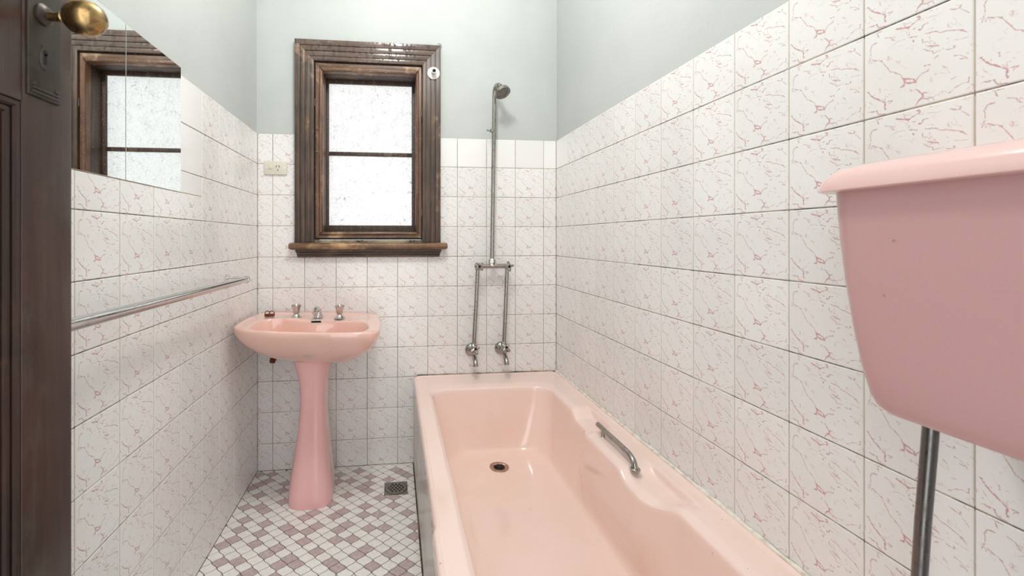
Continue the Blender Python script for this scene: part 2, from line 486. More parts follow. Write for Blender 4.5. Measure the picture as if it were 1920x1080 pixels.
obj('grout', bm, 'grout', wall_back, False)
obj('grout', box(NB(), -TH, -G, YF, TH, 0, ZT - .001), 'side_grout', wall_left, False)
obj('grout', box(NB(), W + G, W + TH, YF, TH, 0, ZT - .001), 'side_grout', wall_right, False)

# wall tiles: each one a child of its wall, full tiles share one mesh
GAP = .0023
tile_cache = {}
def tile_mesh(w, h, u0, u1, v0, v1, mat):
    key = (round(w, 4), round(h, 4), round(u0, 3), round(v0, 3), mat)
    if key in tile_cache: return tile_cache[key]
    a = GAP / 2; b = a + .0016
    R = lambda e, y: [(e, y, e), (w - e, y, e), (w - e, y, h - e), (e, y, h - e)]
    v = R(a, TH) + R(a, .0008) + R(b, 0)
    f = [(8, 9, 10, 11)]
    for i in range(4):
        j = (i + 1) % 4
        f += [(4 + i, 4 + j, 8 + j, 8 + i), (i, j, 4 + j, 4 + i)]
    me = bpy.data.meshes.new('tile'); me.from_pydata(v, [], f)
    uvl = me.uv_layers.new(name='UVMap')
    for lp in me.loops:
        c = me.vertices[lp.vertex_index].co
        uvl.data[lp.index].uv = (u0 + (u1 - u0) * c.x / w, v0 + (v1 - v0) * c.z / h)
    me.materials.append(M[mat]); tile_cache[key] = me
    return me
ROWS = [(0, (1 - .13) * T, .13, 1.)] + [((k + ZF) * T, (k + 1 + ZF) * T, 0., 1.) for k in range(-7, 2)] + [((2 + ZF) * T, ZT, 0., .97)]
def put_tile(wall, kind, s0, s1, z0, z1, u0, u1, v0, v1, mat='tile'):
    me = tile_mesh(s1 - s0, z1 - z0, u0, u1, v0, v1, mat)
    o = bpy.data.objects.new('tile', me)
    if kind == 'b': o.location = (s0, 0, z0)
    elif kind == 'l': o.location = (0, s0, z0); o.rotation_euler.z = math.pi / 2
    else: o.location = (W, -s0, z0); o.rotation_euler.z = -math.pi / 2
    j = lambda a: random.uniform(-a, a)
    o.rotation_euler.x += j(.0022)
    link(o, wall)
bl = [(.4725 + j) * T for j in range(10)]
bcols = [(0, bl[0], .5275, 1.)] + [(a, b, 0., 1.) for a, b in zip(bl[:-1], bl[1:])] + [(bl[-1], W, 0., (W - bl[-1]) / T)]
for s0, s1, u0, u1 in bcols:
    for r, (z0, z1, v0, v1) in enumerate(ROWS):
        if s0 > .75 and z1 < .40: continue                       # behind the bath
        if z0 > 1.03 and s1 > .23 and s0 < .82: continue          # behind the window casing
        put_tile(wall_back, 'b', s0, s1, z0, z1, u0, u1, v0, v1, 'tile_plain' if r == 10 and s0 > .82 else 'tile')
ll = [-(i + 1.083) * T for i in range(16)]
lcols = [(ll[0], 0, 0., 1.)] + [(b, a, 0., 1.) for a, b in zip(ll[:-1], ll[1:])]
ZM = (.545 + ZF) * T; YM0, YM1, YM2 = ll[4], -1.056, -1.350      # mirror
for c, (s0, s1, u0, u1) in enumerate(lcols):
    if s0 < YF: s0, u0 = YF + .001, 1 - (s1 - YF) / T
    if s1 - s0 < .02: continue
    for r, (z0, z1, v0, v1) in enumerate(ROWS):
        if c == 4 and r >= 8:                                    # plain replacement column beside the mirror
            if r == 8:
                put_tile(wall_left, 'l', s0, s1, z0, ZM, u0, u1, 0., .545)
                put_tile(wall_left, 'l', s0, s1, ZM, z1, u0, u1, .545, 1., 'tile_plain')
            else: put_tile(wall_left, 'l', s0, s1, z0, z1, u0, u1, v0, v1, 'tile_plain')
        elif 5 <= c <= 8 and r >= 8:
            if r == 8: put_tile(wall_left, 'l', s0, s1, z0, ZM, u0, u1, 0., .545)
        else: put_tile(wall_left, 'l', s0, s1, z0, z1, u0, u1, v0, v1)
rl = [(.9758 + i) * T for i in range(16)]
rcols = [(0, rl[0], .0242, 1.)] + [(a, b, 0., 1.) for a, b in zip(rl[:-1], rl[1:])]
for c, (s0, s1, u0, u1) in enumerate(rcols):
    if s1 > -YF: s1 = -YF - .001; u1 = (s1 - s0) / T
    if s1 - s0 < .02: continue
    for r, (z0, z1, v0, v1) in enumerate(ROWS):
        if s0 < 1.50 and z1 < .40: continue
        put_tile(wall_right, 'r', s0, s1, z0, z1, u0, u1, v0, v1, 'tile_plain' if r == 10 and c == 0 else 'tile')

# floor mosaic: lantern tiles on a slightly turned lattice
PX, PY, TH0, O0 = .0592, .0575, -.036, (.561, -.599)
ca, sa = math.cos(TH0), math.sin(TH0)
def lat(m, n):   # half steps
    x, y = m * PX / 2, n * PY / 2
    return O0[0] + x * ca - y * sa, O0[1] + x * sa + y * ca
def lantern(sc_=.938):
    q = []; n = 4
    for sx, sy in ((-1, 1), (1, 1), (1, -1), (-1, -1)):
        seg = []
        for i in range(n + 1):
            t = i / n; s = t * t * (3 - 2 * t)
            seg.append((sx * PX / 2 * (1 - s), sy * PY / 2 * t))
        if sx * sy > 0: seg = seg[::-1]
        q += seg[:-1]
    return [((x * ca - y * sa) * sc_, (x * sa + y * ca) * sc_) for x, y in q]
LAN = lantern()
def clip(poly, ax, lim, keep_less):
    out = []
    ins = lambda p: (p[ax] <= lim) if keep_less else (p[ax] >= lim)
    for i in range(len(poly)):
        a, b = poly[i], poly[(i + 1) % len(poly)]
        if ins(a): out.append(a)
        if ins(a) != ins(b):
            t = (lim - a[ax]) / (b[ax] - a[ax]); out.append((a[0] + (b[0] - a[0]) * t, a[1] + (b[1] - a[1]) * t))
    return out
def prism(poly, z0, z1, v, f):
    b = len(v); n = len(poly)
    v += [(x, y, z0) for x, y in poly] + [(x, y, z1) for x, y in poly]
    f.append(tuple(range(b + n, b + 2 * n)))
    for i in range(n): f.append((b + i, b + (i + 1) % n, b + n + (i + 1) % n, b + n + i))
MAUVE = [(570,135),(640,115),(640,185),(570,225),(500,255),(715,250),(770,215),(575,310),(735,345),(430,390),(545,385),(585,415),(425,495),(590,525),(375,580),(555,605),(330,655),(510,690),(230,710),(695,730),(610,780),(225,845),(370,835),(475,925),(765,560),(810,600),(940,595),(1015,550),(915,480),(985,450),(915,680),(1020,755),(800,810),(850,855),(710,870),(1140,850),(1200,895),(1175,660),(1190,585),(1305,655),(1260,545),(1420,735),(1350,785),(1475,870),(1440,570),(1560,560),(1620,775),(1755,855),(1690,910),(1510,455),(1395,460),(1400,390),(1225,440),(1155,475),(1740,440),(1620,380),(1800,550),(1810,630),(1520,320),(1620,320),(1255,295),(1370,235),(1420,200),(1420,255),(1285,170),(1220,195),(1210,120),(1345,95),(1380,110),(1430,140),(1580,165),(1640,85),(1690,105),(1800,130),(1140,365)]
mauve = set()
for a, b in MAUVE:
    p = H(360 + a / 4.364, 860 + b / 4.364, Z=0); best = None
    dx, dy = p.x - O0[0], p.y - O0[1]
    fm, fn = (dx * ca + dy * sa) / PX * 2, (-dx * sa + dy * ca) / PY * 2
    for m in range(int(fm) - 2, int(fm) + 3):
        for n in range(int(fn) - 2, int(fn) + 3):
            if (m + n) % 2 == 0:
                d = (m - fm) ** 2 + (n - fn) ** 2
                if best is None or d < best[0]: best = (d, m, n)
    mauve.add(best[1:])
def proj(p):
    d = Vector(p) - CAM; z = d.dot(FW)
    return PCX + FPX * d.dot(RT) / z, PCY - FPX * d.z / z, z
cells = []
for m in range(-24, 40):
    for n in range(-70, 24):
        if (m + n) % 2: continue
        x, y = lat(m, n)
        poly = [(x + a, y + b) for a, b in LAN]
        for ax, lim, less in ((0, .0012, False), (0, W - .0012, True), (1, -.0012, True), (1, YF, False)):
            poly = clip(poly, ax, lim, less) if poly else poly
        if y > -1.64 and poly: poly = clip(poly, 0, .7555, True)
        if len(poly) < 3: continue
        ar = abs(sum(poly[i][0] * poly[(i + 1) % len(poly)][1] - poly[(i + 1) % len(poly)][0] * poly[i][1] for i in range(len(poly)))) / 2
        if ar < 2e-5: continue
        whole = len(poly) == len(LAN) and ar > .93 * .001552 and poly[0] == (x + LAN[0][0], y + LAN[0][1])
        cells.append((m, n, x, y, poly, whole, ar))
vis = []
for c in cells:
    u, v, z = proj((c[2], c[3], 0)) if c[3] > -1.9 else (0, 9999, 1)
    hid = .235 < c[2] < .37 and c[3] > -.31
    if 340 < u < 800 and 860 < v < 1088 and not hid: vis.append((c[6] / z / z, c))
vis.sort(key=lambda t: -t[0])
single = {(c[0], c[1]) for _, c in vis[:298]}
def is_mauve(m, n):
    if (m, n) in mauve: return True
    x, y = lat(m, n); u, v, z = proj((x, y, 0)) if y > -1.9 else (0, 9999, 1)
    if 340 < u < 805 and 860 < v < 1080: return False
    return random.Random(m * 131 + n * 17).random() < .27
shared = {}
rest = {'mos_w': ([], []), 'mos_p': ([], [])}
for m, n, x, y, poly, whole, ar in cells:
    mat = 'mos_p' if is_mauve(m, n) else 'mos_w'
    if (m, n) not in single:
        prism(poly, -.004, 0, *rest[mat]); continue
    if whole and mat in shared: me = shared[mat]
    else:
        v, f = [], []; prism([(a - x, b - y) for a, b in poly], -.004, 0, v, f)
        me = bpy.data.meshes.new('tile'); me.from_pydata(v, [], f); me.materials.append(M[mat])
        if whole: shared[mat] = me
    o = bpy.data.objects.new('tile', me); o.location = (x, y, 0); link(o, floor)
for mat, (v, f) in rest.items():
    if not v: continue
    me = bpy.data.meshes.new('tiles_beyond'); me.from_pydata(v, [], f); me.materials.append(M[mat])
    o = link(bpy.data.objects.new('mosaic_field', me), floor); o['kind'] = 'stuff'

# ------------------------------------------------------------------ window
win = bpy.data.objects.new('window_1', None); win.location = (.537, 0, 1.04); win.empty_display_size = .05; COL.objects.link(win)
struct(win, 'dark wooden sash window with two frosted crackle-glass panes above the basin', 'window')
CX0, CX1, CZ0, CZ1 = .180, .895, 1.108, 2.110
IX0, IX1, IZ1 = .270, .804, 2.010
def casing(side):
    bm = NB()
    offs = [(0, 1.0, .0155)] + [(.012, .30, .022), (.29, .53, .0215), (.55, .78, .0195), (.80, .98, .0165)]
    offs[1] = (0, .27, .023)
    for a, b, d in offs:
        wl, wr, wt = IX0 - CX0, CX1 - IX1, CZ1 - IZ1
        if side == 'l': q = [(CX0 + wl * a, CZ0), (CX0 + wl * b, CZ0), (CX0 + wl * b, CZ1 - wt * b), (CX0 + wl * a, CZ1 - wt * a)]
        elif side == 'r': q = [(CX1 - wr * a, CZ0), (CX1 - wr * a, CZ1 - wt * a), (CX1 - wr * b, CZ1 - wt * b), (CX1 - wr * b, CZ0)]
        else: q = [(CX0 + wl * a, CZ1 - wt * a), (CX0 + wl * b, CZ1 - wt * b), (CX1 - wr * b, CZ1 - wt * b), (CX1 - wr * a, CZ1 - wt * a)]
        bm2 = NB(); loft(bm2, [[(x, .004, z) for x, z in q], [(x, -d, z) for x, z in q]])
        if a or d > .01: bmesh.ops.bevel(bm2, geom=[e for e in bm2.edges if all(v.co.y < -.001 for v in e.verts)], offset=.0012, segments=2, profile=.5, affect='EDGES')
        me = bpy.data.meshes.new('t'); bm2.to_mesh(me); bm2.free(); bm.from_mesh(me); bpy.data.meshes.remove(me)
    return bm
obj('casing', casing('l'), 'w_case_z', win); obj('casing', casing('r'), 'w_case_z', win)
o = obj('casing', casing('t'), 'w_case_x', win); o['label'] = 'top casing with crazed glossy varnish'
def rect_frame(name, mat_h, mat_v, xo0, xo1, zo0, zo1, xi0, xi1, zi0, zi1, y0, y1, bev=.002, parent=win, parts=('rail', 'stile')):
    """four mitred members"""
    def mem(q, m, nm):
        bm = NB(); loft(bm, [[(x, y1, z) for x, z in q], [(x, y0, z) for x, z in q]])
        if bev: bmesh.ops.bevel(bm, geom=[e for e in bm.edges if all(v.co.y < y0 + 1e-4 for v in e.verts)], offset=bev, segments=3, profile=.5, affect='EDGES')
        return obj(nm, bm, m, parent)
    mem([(xo0, zo1), (xi0, zi1), (xi1, zi1), (xo1, zo1)], mat_h, parts[0])
    mem([(xo0, zo0), (xo1, zo0), (xi1, zi0), (xi0, zi0)], mat_h, parts[0])
    mem([(xo0, zo0), (xi0, zi0), (xi0, zi1), (xo0, zo1)], mat_v, parts[1])
    mem([(xo1, zo0), (xo1, zo1), (xi1, zi1), (xi1, zi0)], mat_v, parts[1])
OX0, OX1, OZ0, OZ1 = .312, .772, 1.168, 1.962          # clear opening at the wall face
SX0, SX1, SZ0, SZ1 = .276, .800, 1.138, 2.003
rect_frame('sash', 'w_sash_x', 'w_sash_z', SX0, SX1, SZ0, SZ1, SX0 + .018, SX1 - .016, SZ0 + .016, SZ1 - .02, -.004, .03, .002)
rect_frame('bead', 'w_sash_x', 'w_sash_z', SX0 + .018, SX1 - .016, SZ0 + .016, SZ1 - .02, OX0, OX1, OZ0, OZ1, -.013, .03, .007, parts=('bead', 'bead'))
rect_frame('lining', 'w_reveal', 'w_reveal', HX0 + .001, HX1 - .001, HZ0 + .001, HZ1 - .001, OX0 + .001, OX1 - .001, OZ0 + .001, OZ1 - .001, .031, .14, 0, parts=('reveal', 'reveal'))
PYD = .118
a = H(617, 157, Y=PYD); b = H(772, 423, Y=PYD); bar = H(694, 290, Y=PYD).z
rect_frame('inner', 'w_reveal', 'w_reveal', OX0, OX1, OZ0, OZ1, a.x, b.x, b.z, a.z, PYD - .012, PYD + .004, .002, parts=('glazing_rail', 'glazing_stile'))
obj('glazing_bar', box(NB(), a.x - .002, b.x + .002, PYD - .012, PYD + .004, bar - .010, bar + .010, .002), 'w_reveal', win)
for z0, z1 in ((b.z - .006, bar - .008), (bar + .008, a.z + .006)):
    obj('glass_pane', box(NB(), a.x - .006, b.x + .006, PYD + .005, PYD + .009, z0, z1), 'crackle', win, False)
bm = NB(); tube(bm, [(.156, -.034, 1.0975), (.164, -.034, 1.0975), (.55, -.034, 1.0975), (.92, -.034, 1.0975), (.928, -.034, 1.0975)], [.012, .0165, .0165, .0165, .012], 18)
box(bm, .160, .924, -.034, .004, 1.081, 1.112, .003)
obj('sill', bm, 'w_sill', win)
bm = NB(); rings = []
for z, d, e in ((1.0805, .026, 0), (1.070, .027, .001), (1.066, .020, .004), (1.056, .018, .007), (1.052, .022, .008), (1.0425, .021, .010)):
    rings.append([(.184 + e, .004, z), (.899 - e, .004, z), (.899 - e, -d, z), (.184 + e, -d, z)])
loft(bm, rings); obj('sill_apron', bm, 'w_apron', win, ang=20)
for z in (H(598, 241, Y=-.01).z, H(598, 284, Y=-.01).z):
    obj('sash_clip', box(NB(), SX0 + .0, SX0 + .022, -.0085, -.003, z - .004, z + .004, .001), 'w_sash_x', win)
for px, py in ((591, 192), (792, 212), (792, 398)):
    p = H(px, py, Y=-.006)
    bm = NB(); lathe(bm, (SX0 - .003 if px < 700 else SX1 + .001, -.008, p.z - .018), (0, 0, 1), [(.0025, 0), (.0025, .036)], 10)
    obj('hinge_pin', bm, 'steel', win)

# ------------------------------------------------------------------ door (open, lying along the left wall)
door = bpy.data.objects.new('door_1', None); door.location = (.14, -2.30, 0); door.empty_display_size = .05; COL.objects.link(door)
struct(door, 'dark varnished panel door standing open at the left edge', 'door')
DXa, DXb, DY0, DY1 = .121, .160, -2.315, -1.474
def dbox(nm, y0, y1, z0, z1, x0=DXa, x1=DXb, mat='w_door', bev=.0025): return obj(nm, box(NB(), x0, x1, y0, y1, z0, z1, bev), mat, door)
SW = .093
dbox('stile', DY1 - SW, DY1, .008, 2.04); dbox('stile', DY0, DY0 + SW + .01, .008, 2.04)
PZ1 = 1.322
for z0, z1 in ((.008, .24), (PZ1, 1.545), (1.94, 2.04)): dbox('rail', DY0 + SW + .01, DY1 - SW, z0, z1)
for z0, z1 in ((.24, PZ1), (1.545, 1.94)):
    y0, y1 = DY0 + SW + .01, DY1 - SW
    dbox('panel', y0, y1, z0, z1, .132, .144, 'w_panel', 0)
    for k, (e, w_, xt) in enumerate(((0, .010, .1585), (.010, .010, .154), (.020, .012, .149))):
        R4 = lambda d, x: [(x, y0 + d, z0 + d), (x, y1 - d, z0 + d), (x, y1 - d, z1 - d), (x, y0 + d, z1 - d)]
        bm = loft(NB(), [R4(e, .136), R4(e, xt - .0015), R4(e + .0015, xt), R4(e + w_ - .003, xt), R4(e + w_, xt - .003), R4(e + w_, .136)], False, False)
        obj('panel_moulding', bm, 'w_panel', door)
KY, KZ = -1.537, 1.455
bp = obj('back_plate', box(NB(), DXb - .001, DXb + .0035, -1.561, -1.502, 1.335, 1.545, .0015), 'bronze', door)
bm = NB()
for z in (1.339, 1.3445): box(bm, DXb + .003, DXb + .0055, -1.557, -1.506, z, z + .0035, .001)
obj('plate_rib', bm, 'bronze', bp)
for y in (-1.553, -1.510): obj('screw', lathe(NB(), (DXb + .003, y, 1.352), (1, 0, 0), [(.004, 0), (.0035, .002), (.001, .0028)], 12), 'bronze', bp)
kp = H(84, 108, X=DXb + .004)
ring = [(math.cos(t) * .0085, math.sin(t) * .019) for t in [2 * math.pi * i / 24 for i in range(24)]]
bm = NB(); loft(bm, [[(DXb + .003, kp.y + a, kp.z + b) for a, b in ring], [(DXb + .005, kp.y + a * .92, kp.z + b * .95) for a, b in ring]])
esc = obj('escutcheon', bm, 'bronze', door)
bm = NB(); lathe(bm, (DXb + .0046, kp.y, kp.z + .006), (1, 0, 0), [(.0042, 0), (.0042, .0009)], 16)
box(bm, DXb + .0046, DXb + .0055, kp.y - .0022, kp.y + .0022, kp.z - .010, kp.z + .005)
obj('keyhole', bm, 'black', esc)
obj('knob_rose', lathe(NB(), (DXb + .003, KY, KZ), (1, 0, 0), [(.015, 0), (.015, .004), (.011, .008), (.007, .010)], 24), 'bronze', door)
obj('knob', lathe(NB(), (DXb + .004, KY, KZ - .002), (1, 0, 0), [(.0065, 0), (.0065, .022), (.0085, .026), (.0075, .028), (.013, .031), (.0195, .037), (.0235, .045), (.0252, .054), (.0245, .063), (.0205, .072), (.014, .079), (.006, .083), (.001, .084)], 32), 'brass', door)

# ------------------------------------------------------------------ bath
ZR = .443; TX0, TX1, TY0, TY1 = .7585, W - .0005, -1.64, -.0008
tub = thing('bathtub', (1.13, -.82, 0), 'long pink bathtub with a grab handle, fitted along the right tiled wall', 'bathtub')
def bump_in(y): return .040 * sm(-.60, -.72, y) * sm(-1.17, -1.05, y)
def well(x, y):
    f = 0
    for y0, y1, x1 in ((-.680, -.505, 1.462), (-1.135, -.955, 1.452)):
        f = max(f, sm(y0 - .045, y0 + .05, y) * sm(y1 + .022, y1 - .034, y) * sm(x1 + .002, x1 - .007, x) * sm(1.300, 1.33, x))
    return f
def inner(t, z):
    """opening ring, t=0 at the rim, 1 at the bottom"""
    e = t ** 1.0
    L = .832 + .060 * e; Rr = 1.387 - .045 * e; F = -.192 - .055 * e; N = -1.545 + .15 * e
    r = .085 + .05 * e
    pts = rrect(L, Rr, N, F, r)
    out = []
    for x, y in pts:
        if x > 1.2: x -= bump_in(y) * (1 - sm(.25, .9, t)) * sm(1.2, 1.36, x)
        out.append((x, y, z))
    return out
def tub_out(d, z, r=.03):
    pts = rrect(TX0 - d, TX1 + min(d, 0), TY0 - d, TY1 + min(d, 0), r)
    return [(x - (.006 * sm(-1.165, -1.19, y) if x < .8 else 0), y, z) for x, y in pts]
rings = [tub_out(-.004, ZR - .047), tub_out(0, ZR - .045), tub_out(0, ZR - .012), tub_out(-.003, ZR - .004), tub_out(-.010, ZR)]
o_ring = tub_out(-.010, ZR); i_ring = inner(0, ZR)
NR = 44
for k in range(1, NR):
    t = k / NR; rr = []
    for a, b in zip(o_ring, i_ring):
        x, y = a[0] + (b[0] - a[0]) * t, a[1] + (b[1] - a[1]) * t
        z = ZR - .003 * sm(0, .12, t) - .008 * sm(.72, 1., t) ** 1.5 - .026 * well(x, y)
        rr.append((x, y, z))
    rings.append(rr)
ZB = .150
for t, z in ((.015, ZR - .018), (.04, ZR - .032), (.07, ZR - .046), (.12, ZR - .07), (.25, ZR - .12), (.42, ZR - .17), (.6, ZR - .215), (.75, ZR - .245), (.9, ZR - .268), (1.05, ZR - .282), (1.3, ZR - .289), (1.8, ZR - .292)):
    rr = []
    for (x, y, zz), (x0, y0, z0) in zip(inner(t, z), inner(0, ZR)):
        rr.append((x, y, zz - .026 * well(x + .012, y) * max(0, 1 - t * 5)))
    rings.append(rr)
last = rings[-1]; cxm = sum(p[0] for p in last) / len(last)
for s in (.72, .4, .12):
    rings.append([(cxm + (p[0] - cxm) * s, p[1] if False else -.82 + (p[1] + .82) * s, ZB - .001) for p in last])
bm = NB(); loft(bm, rings, False, True)
obj('tub_shell', bm, 'tub', tub, ang=170)
obj('side_panel', box(NB(), .7605, .775, TY0, -.002, .002, ZR - .04), 'panel', tub, False)
obj('end_panel', box(NB(), .775, W - .001, TY0, TY0 + .012, .002, ZR - .04), 'panel', tub, False)
# grab handle
hz = ZR + .022
ha, hb = H(1124, 800, Z=hz), H(1191, 862, Z=hz)
hpath = bez([(ha.x, ha.y + .012, hz + .004), (ha.x, ha.y - .02, hz + .003)], 4) + bez([(hb.x, hb.y + .05, hz + .002), (hb.x, hb.y + .02, hz + .001), (hb.x - .001, hb.y + .004, hz - .008), (hb.x - .001, hb.y - .002, ZR - .004)], 8)
grab = obj('grab_handle', tube(NB(), hpath, .0088, 16), 'chrome_old', tub)
obj('handle_post', lathe(NB(), (ha.x, ha.y - .026, ZR - .010), (0, 0, 1), [(.011, 0), (.011, .004), (.0065, .008), (.0065, .03)], 18), 'chrome_old', grab)
obj('handle_washer', lathe(NB(), (hb.x - .001, hb.y - .002, ZR - .008), (0, 0, 1), [(.015, 0), (.015, .004), (.012, .007)], 20), 'chrome_old', grab)
dp = H(936, 876, Z=ZB)
dr = obj('waste_outlet', lathe(NB(), (dp.x, dp.y, ZB - .004), (0, 0, 1), [(.041, 0), (.041, .0068), (.037, .0082), (.028, .0066), (.026, .0052), (.026, .0042), (.001, .0041)], 36), 'waste', tub)
obj('outlet_hole', lathe(NB(), (dp.x, dp.y, ZB + .0003), (0, 0, 1), [(.0235, 0), (.0235, .0004)], 28), 'black', dr)
bm = NB()
for k in range(3):
    a = math.pi * k / 3 + .4; c, s = math.cos(a) * .024, math.sin(a) * .024
    tube(bm, [(dp.x - c, dp.y - s, ZB + .0014), (dp.x + c, dp.y + s, ZB + .0014)], .0018, 8)
obj('outlet_grid', bm, 'bronze', dr)
# sealant bead along the right wall and the back wall
bm = NB(); pts = [(W - .004 - random.uniform(0, .002), -.012 - i * .025, ZR + .001) for i in range(66)]
tube(bm, pts, [.0055 + random.uniform(-.0015, .002) for _ in pts], 8)
t1 = obj('trim_1', bm, 'silicone'); struct(t1, 'white silicone bead sealing the bath to the right wall', 'sealant')
bm = NB(); pts = [(TX0 + .02 + i * .024, -.003, ZR + .0005) for i in range(31)]
tube(bm, pts, [.0018 + random.uniform(-.001, .001) for _ in pts], 8)
t2 = obj('trim_2', bm, 'grout'); struct(t2, 'mould-stained grout joint where the bath meets the back wall', 'sealant')

# ------------------------------------------------------------------ pedestal basin
bas = thing('pedestal_basin', (.305, -.2, 0), 'pink ceramic pedestal basin in the corner below the window', 'basin')
zrim = lambda x: .785 - .030 * x
def HB(a, b):      # a point of the rim seen in the photograph, on the slightly tilted rim plane
    d = ray(a, b); t = (.785 - .030 * CAM.x - CAM.z) / (d.z + .030 * d.x)
    return CAM + d * t
g6 = lambda a, b: HB(420 + a / 6.4, 560 + b / 6.4)
outer_px = [(455, 150), (1100, 150), (1830, 152), (1885, 230), (1884, 330), (1856, 385), (1730, 412), (1200, 413), (600, 400), (250, 380), (118, 350), (108, 325), (200, 262), (400, 165)]
outer_p = [g6(a, b) for a, b in outer_px]
outer_p = [(max(.0035, p.x), min(-.0015, p.y)) for p in outer_p]
BC = (.315, -.255); NB_ = 120
OUT = polar(chaikin(outer_p, 3), BC, NB_)
OUT = [(max(.002, x), min(-.001, y)) for x, y in OUT]
inner_px = [(540, 240), (1000, 240), (1650, 250), (1732, 300), (1728, 350), (1640, 393), (1000, 399), (500, 382), (275, 356), (330, 310), (420, 258)]
INN = polar(chaikin([(p.x, p.y) for p in (g6(a, b) for a, b in inner_px)], 3), BC, NB_)
bm = NB(); rings = []
DU = .156
UC = (.318, -.235)
for s in (.16, .24, .34, .45, .56, .66, .75, .83, .89, .94, .975, .995):
    z_ = DU * (1 - s ** 2.3) ** .66
    rings.append([(UC[0] + (x - UC[0]) * s, UC[1] + (y - UC[1]) * s, zrim(x) - .016 - z_) for x, y in OUT])
def off(ring, d, c=BC):
    o = []
    for x, y in ring:
        l = math.hypot(x - c[0], y - c[1]); o.append((x - (x - c[0]) / l * d, y - (y - c[1]) / l * d))
    return o
rings.append([(x, y, zrim(x) - .010) for x, y in OUT])
rings.append([(x, y, zrim(x) - .004) for x, y in off(OUT, .0015)])
rings.append([(x, y, zrim(x)) for x, y in off(OUT, .006)])
A = off(OUT, .006)
for t in (.12, .25, .4, .55, .7, .85, .95):
    rings.append([(a[0] + (b[0] - a[0]) * t, a[1] + (b[1] - a[1]) * t, zrim(a[0]) - (.003 + .005 * sm(-.20, -.05, a[1])) * sm(0, .3, t)) for a, b in zip(A, INN)])
for d, dz in ((0, .008), (.004, .014), (.009, .026), (.016, .045), (.028, .075), (.05, .10), (.08, .115)):
    rings.append([(x, y, zrim(x) - dz - .002) for x, y in off(INN, d)])
I2 = off(INN, .08)
for s in (.6, .2): rings.append([(BC[0] + (x - BC[0]) * s, BC[1] + (y - BC[1]) * s, .64 + .01 * s) for x, y in I2])
loft(bm, rings, True, True)
bowl = obj('basin_bowl', bm, 'basin', bas, ang=75)
# pedestal
bm = NB(); rings = []
for z, hx, hy, cx, cy in ((.0, .092, .108, .303, -.232), (.012, .0935, .110, .303, -.232), (.05, .0915, .107, .303, -.231), (.12, .084, .100, .304, -.228), (.20, .073, .090, .306, -.226), (.30, .061, .080, .308, -.224), (.38, .0555, .075, .309, -.224), (.44, .054, .073, .310, -.224), (.50, .057, .074, .310, -.226), (.55, .064, .078, .309, -.228), (.585, .074, .084, .308, -.230), (.612, .081, .088, .308, -.23)):
    r = min(hx, hy) * .72
    rings.append([(x, y, z) for x, y in rrect(cx - hx, cx + hx, cy - hy, cy + hy, r, (6, 6), 8)])
loft(bm, rings); obj('pedestal', bm, 'ped', bas, ang=60)
def basin_tap(px, py):
    p = g6(px, py); z = zrim(p.x) - .006
    body = obj('tap', lathe(NB(), (p.x, p.y, z), (0, 0, 1), [(.025, 0), (.0255, .003), (.022, .006), (.014, .013), (.011, .018), (.0105, .022)], 28), 'chrome', bas)
    bm = NB(); rings = []; n = 32
    for h, r, amp in ((.018, .011, 0.), (.022, .0145, .04), (.034, .0150, .10), (.046, .0178, .16), (.056, .0212, .20), (.0605, .0205, .18), (.0605, .0150, .06), (.058, .011, 0), (.063, .0075, 0), (.0645, .001, 0)):
        rings.append([(p.x + r * (1 + amp * (abs(math.cos(2.5 * a)) - .5)) * math.cos(a), p.y + r * (1 + amp * (abs(math.cos(2.5 * a)) - .5)) * math.sin(a), z + h) for a in [2 * math.pi * i / n for i in range(n)]])
    loft(bm, rings); obj('tap_handle', bm, 'chrome', body, ang=30)
basin_tap(868, 212); basin_tap(1387, 217)
p = g6(1130, 208); z = zrim(p.x) - .006
bm = NB(); lathe(bm, (p.x, p.y, z), (0, 0, 1), [(.0215, 0), (.0215, .004), (.019, .012), (.0165, .024), (.0135, .034), (.006, .040)], 24)
tube(bm, bez([(p.x, p.y + .002, z + .018), (p.x - .001, p.y - .004, z + .050), (p.x - .004, p.y - .040, z + .050), (p.x - .006, p.y - .072, z + .030)], 12), [.012 + .002 * math.sin(i / 12 * 3.1) - .0022 * i / 12 for i in range(13)], 16)
obj('spout', bm, 'chrome', bas)
# badge on the bowl's belly
def belly_hit(px, py):
    d = ray(px, py); best = None
    bv = [Vector(v.co) + Vector(bas.location) for v in bowl.data.vertices]
    from mathutils.bvhtree import BVHTree
    tr = BVHTree.FromPolygons(bv, [tuple(f.vertices) for f in bowl.data.polygons])
    return tr.ray_cast(CAM, d.normalized())
hp, hn, _, _ = belly_hit(576, 667)
if hp is not None:
    if hn.dot(hp - CAM) > 0: hn = -hn
    d_, u_, v_ = frame_of(hn)
    rings = []
    for r, h in ((1., -.001), (1., .0010), (.85, .0017)):
        rings.append([hp + d_ * h + u_ * (.0155 * r * math.cos(t)) + v_ * (.0095 * r * math.sin(t)) for t in [2 * math.pi * i / 24 for i in range(24)]])
    o = obj('badge', loft(NB(), rings), 'badge', bowl); o['label'] = 'small oval grey maker badge'
hp, hn, _, _ = belly_hit(593, 603.2)
if hp is not None:
    box_ = box(NB(), hp.x - .021, hp.x + .021, hp.y - .004, hp.y + .010, hp.z - .0040, hp.z + .0040, .0018)
    obj('overflow_slot', box_, 'black', bowl)
    rim_ = [(hp.x + .0235 * math.copysign(abs(math.cos(t)) ** .4, math.cos(t)), hp.y - .0035, hp.z + .0062 * math.copysign(abs(math.sin(t)) ** .4, math.sin(t))) for t in [2 * math.pi * i / 28 for i in range(29)]]
    obj('overflow_rim', tube(NB(), rim_, .0016, 8), 'white_en', bowl)

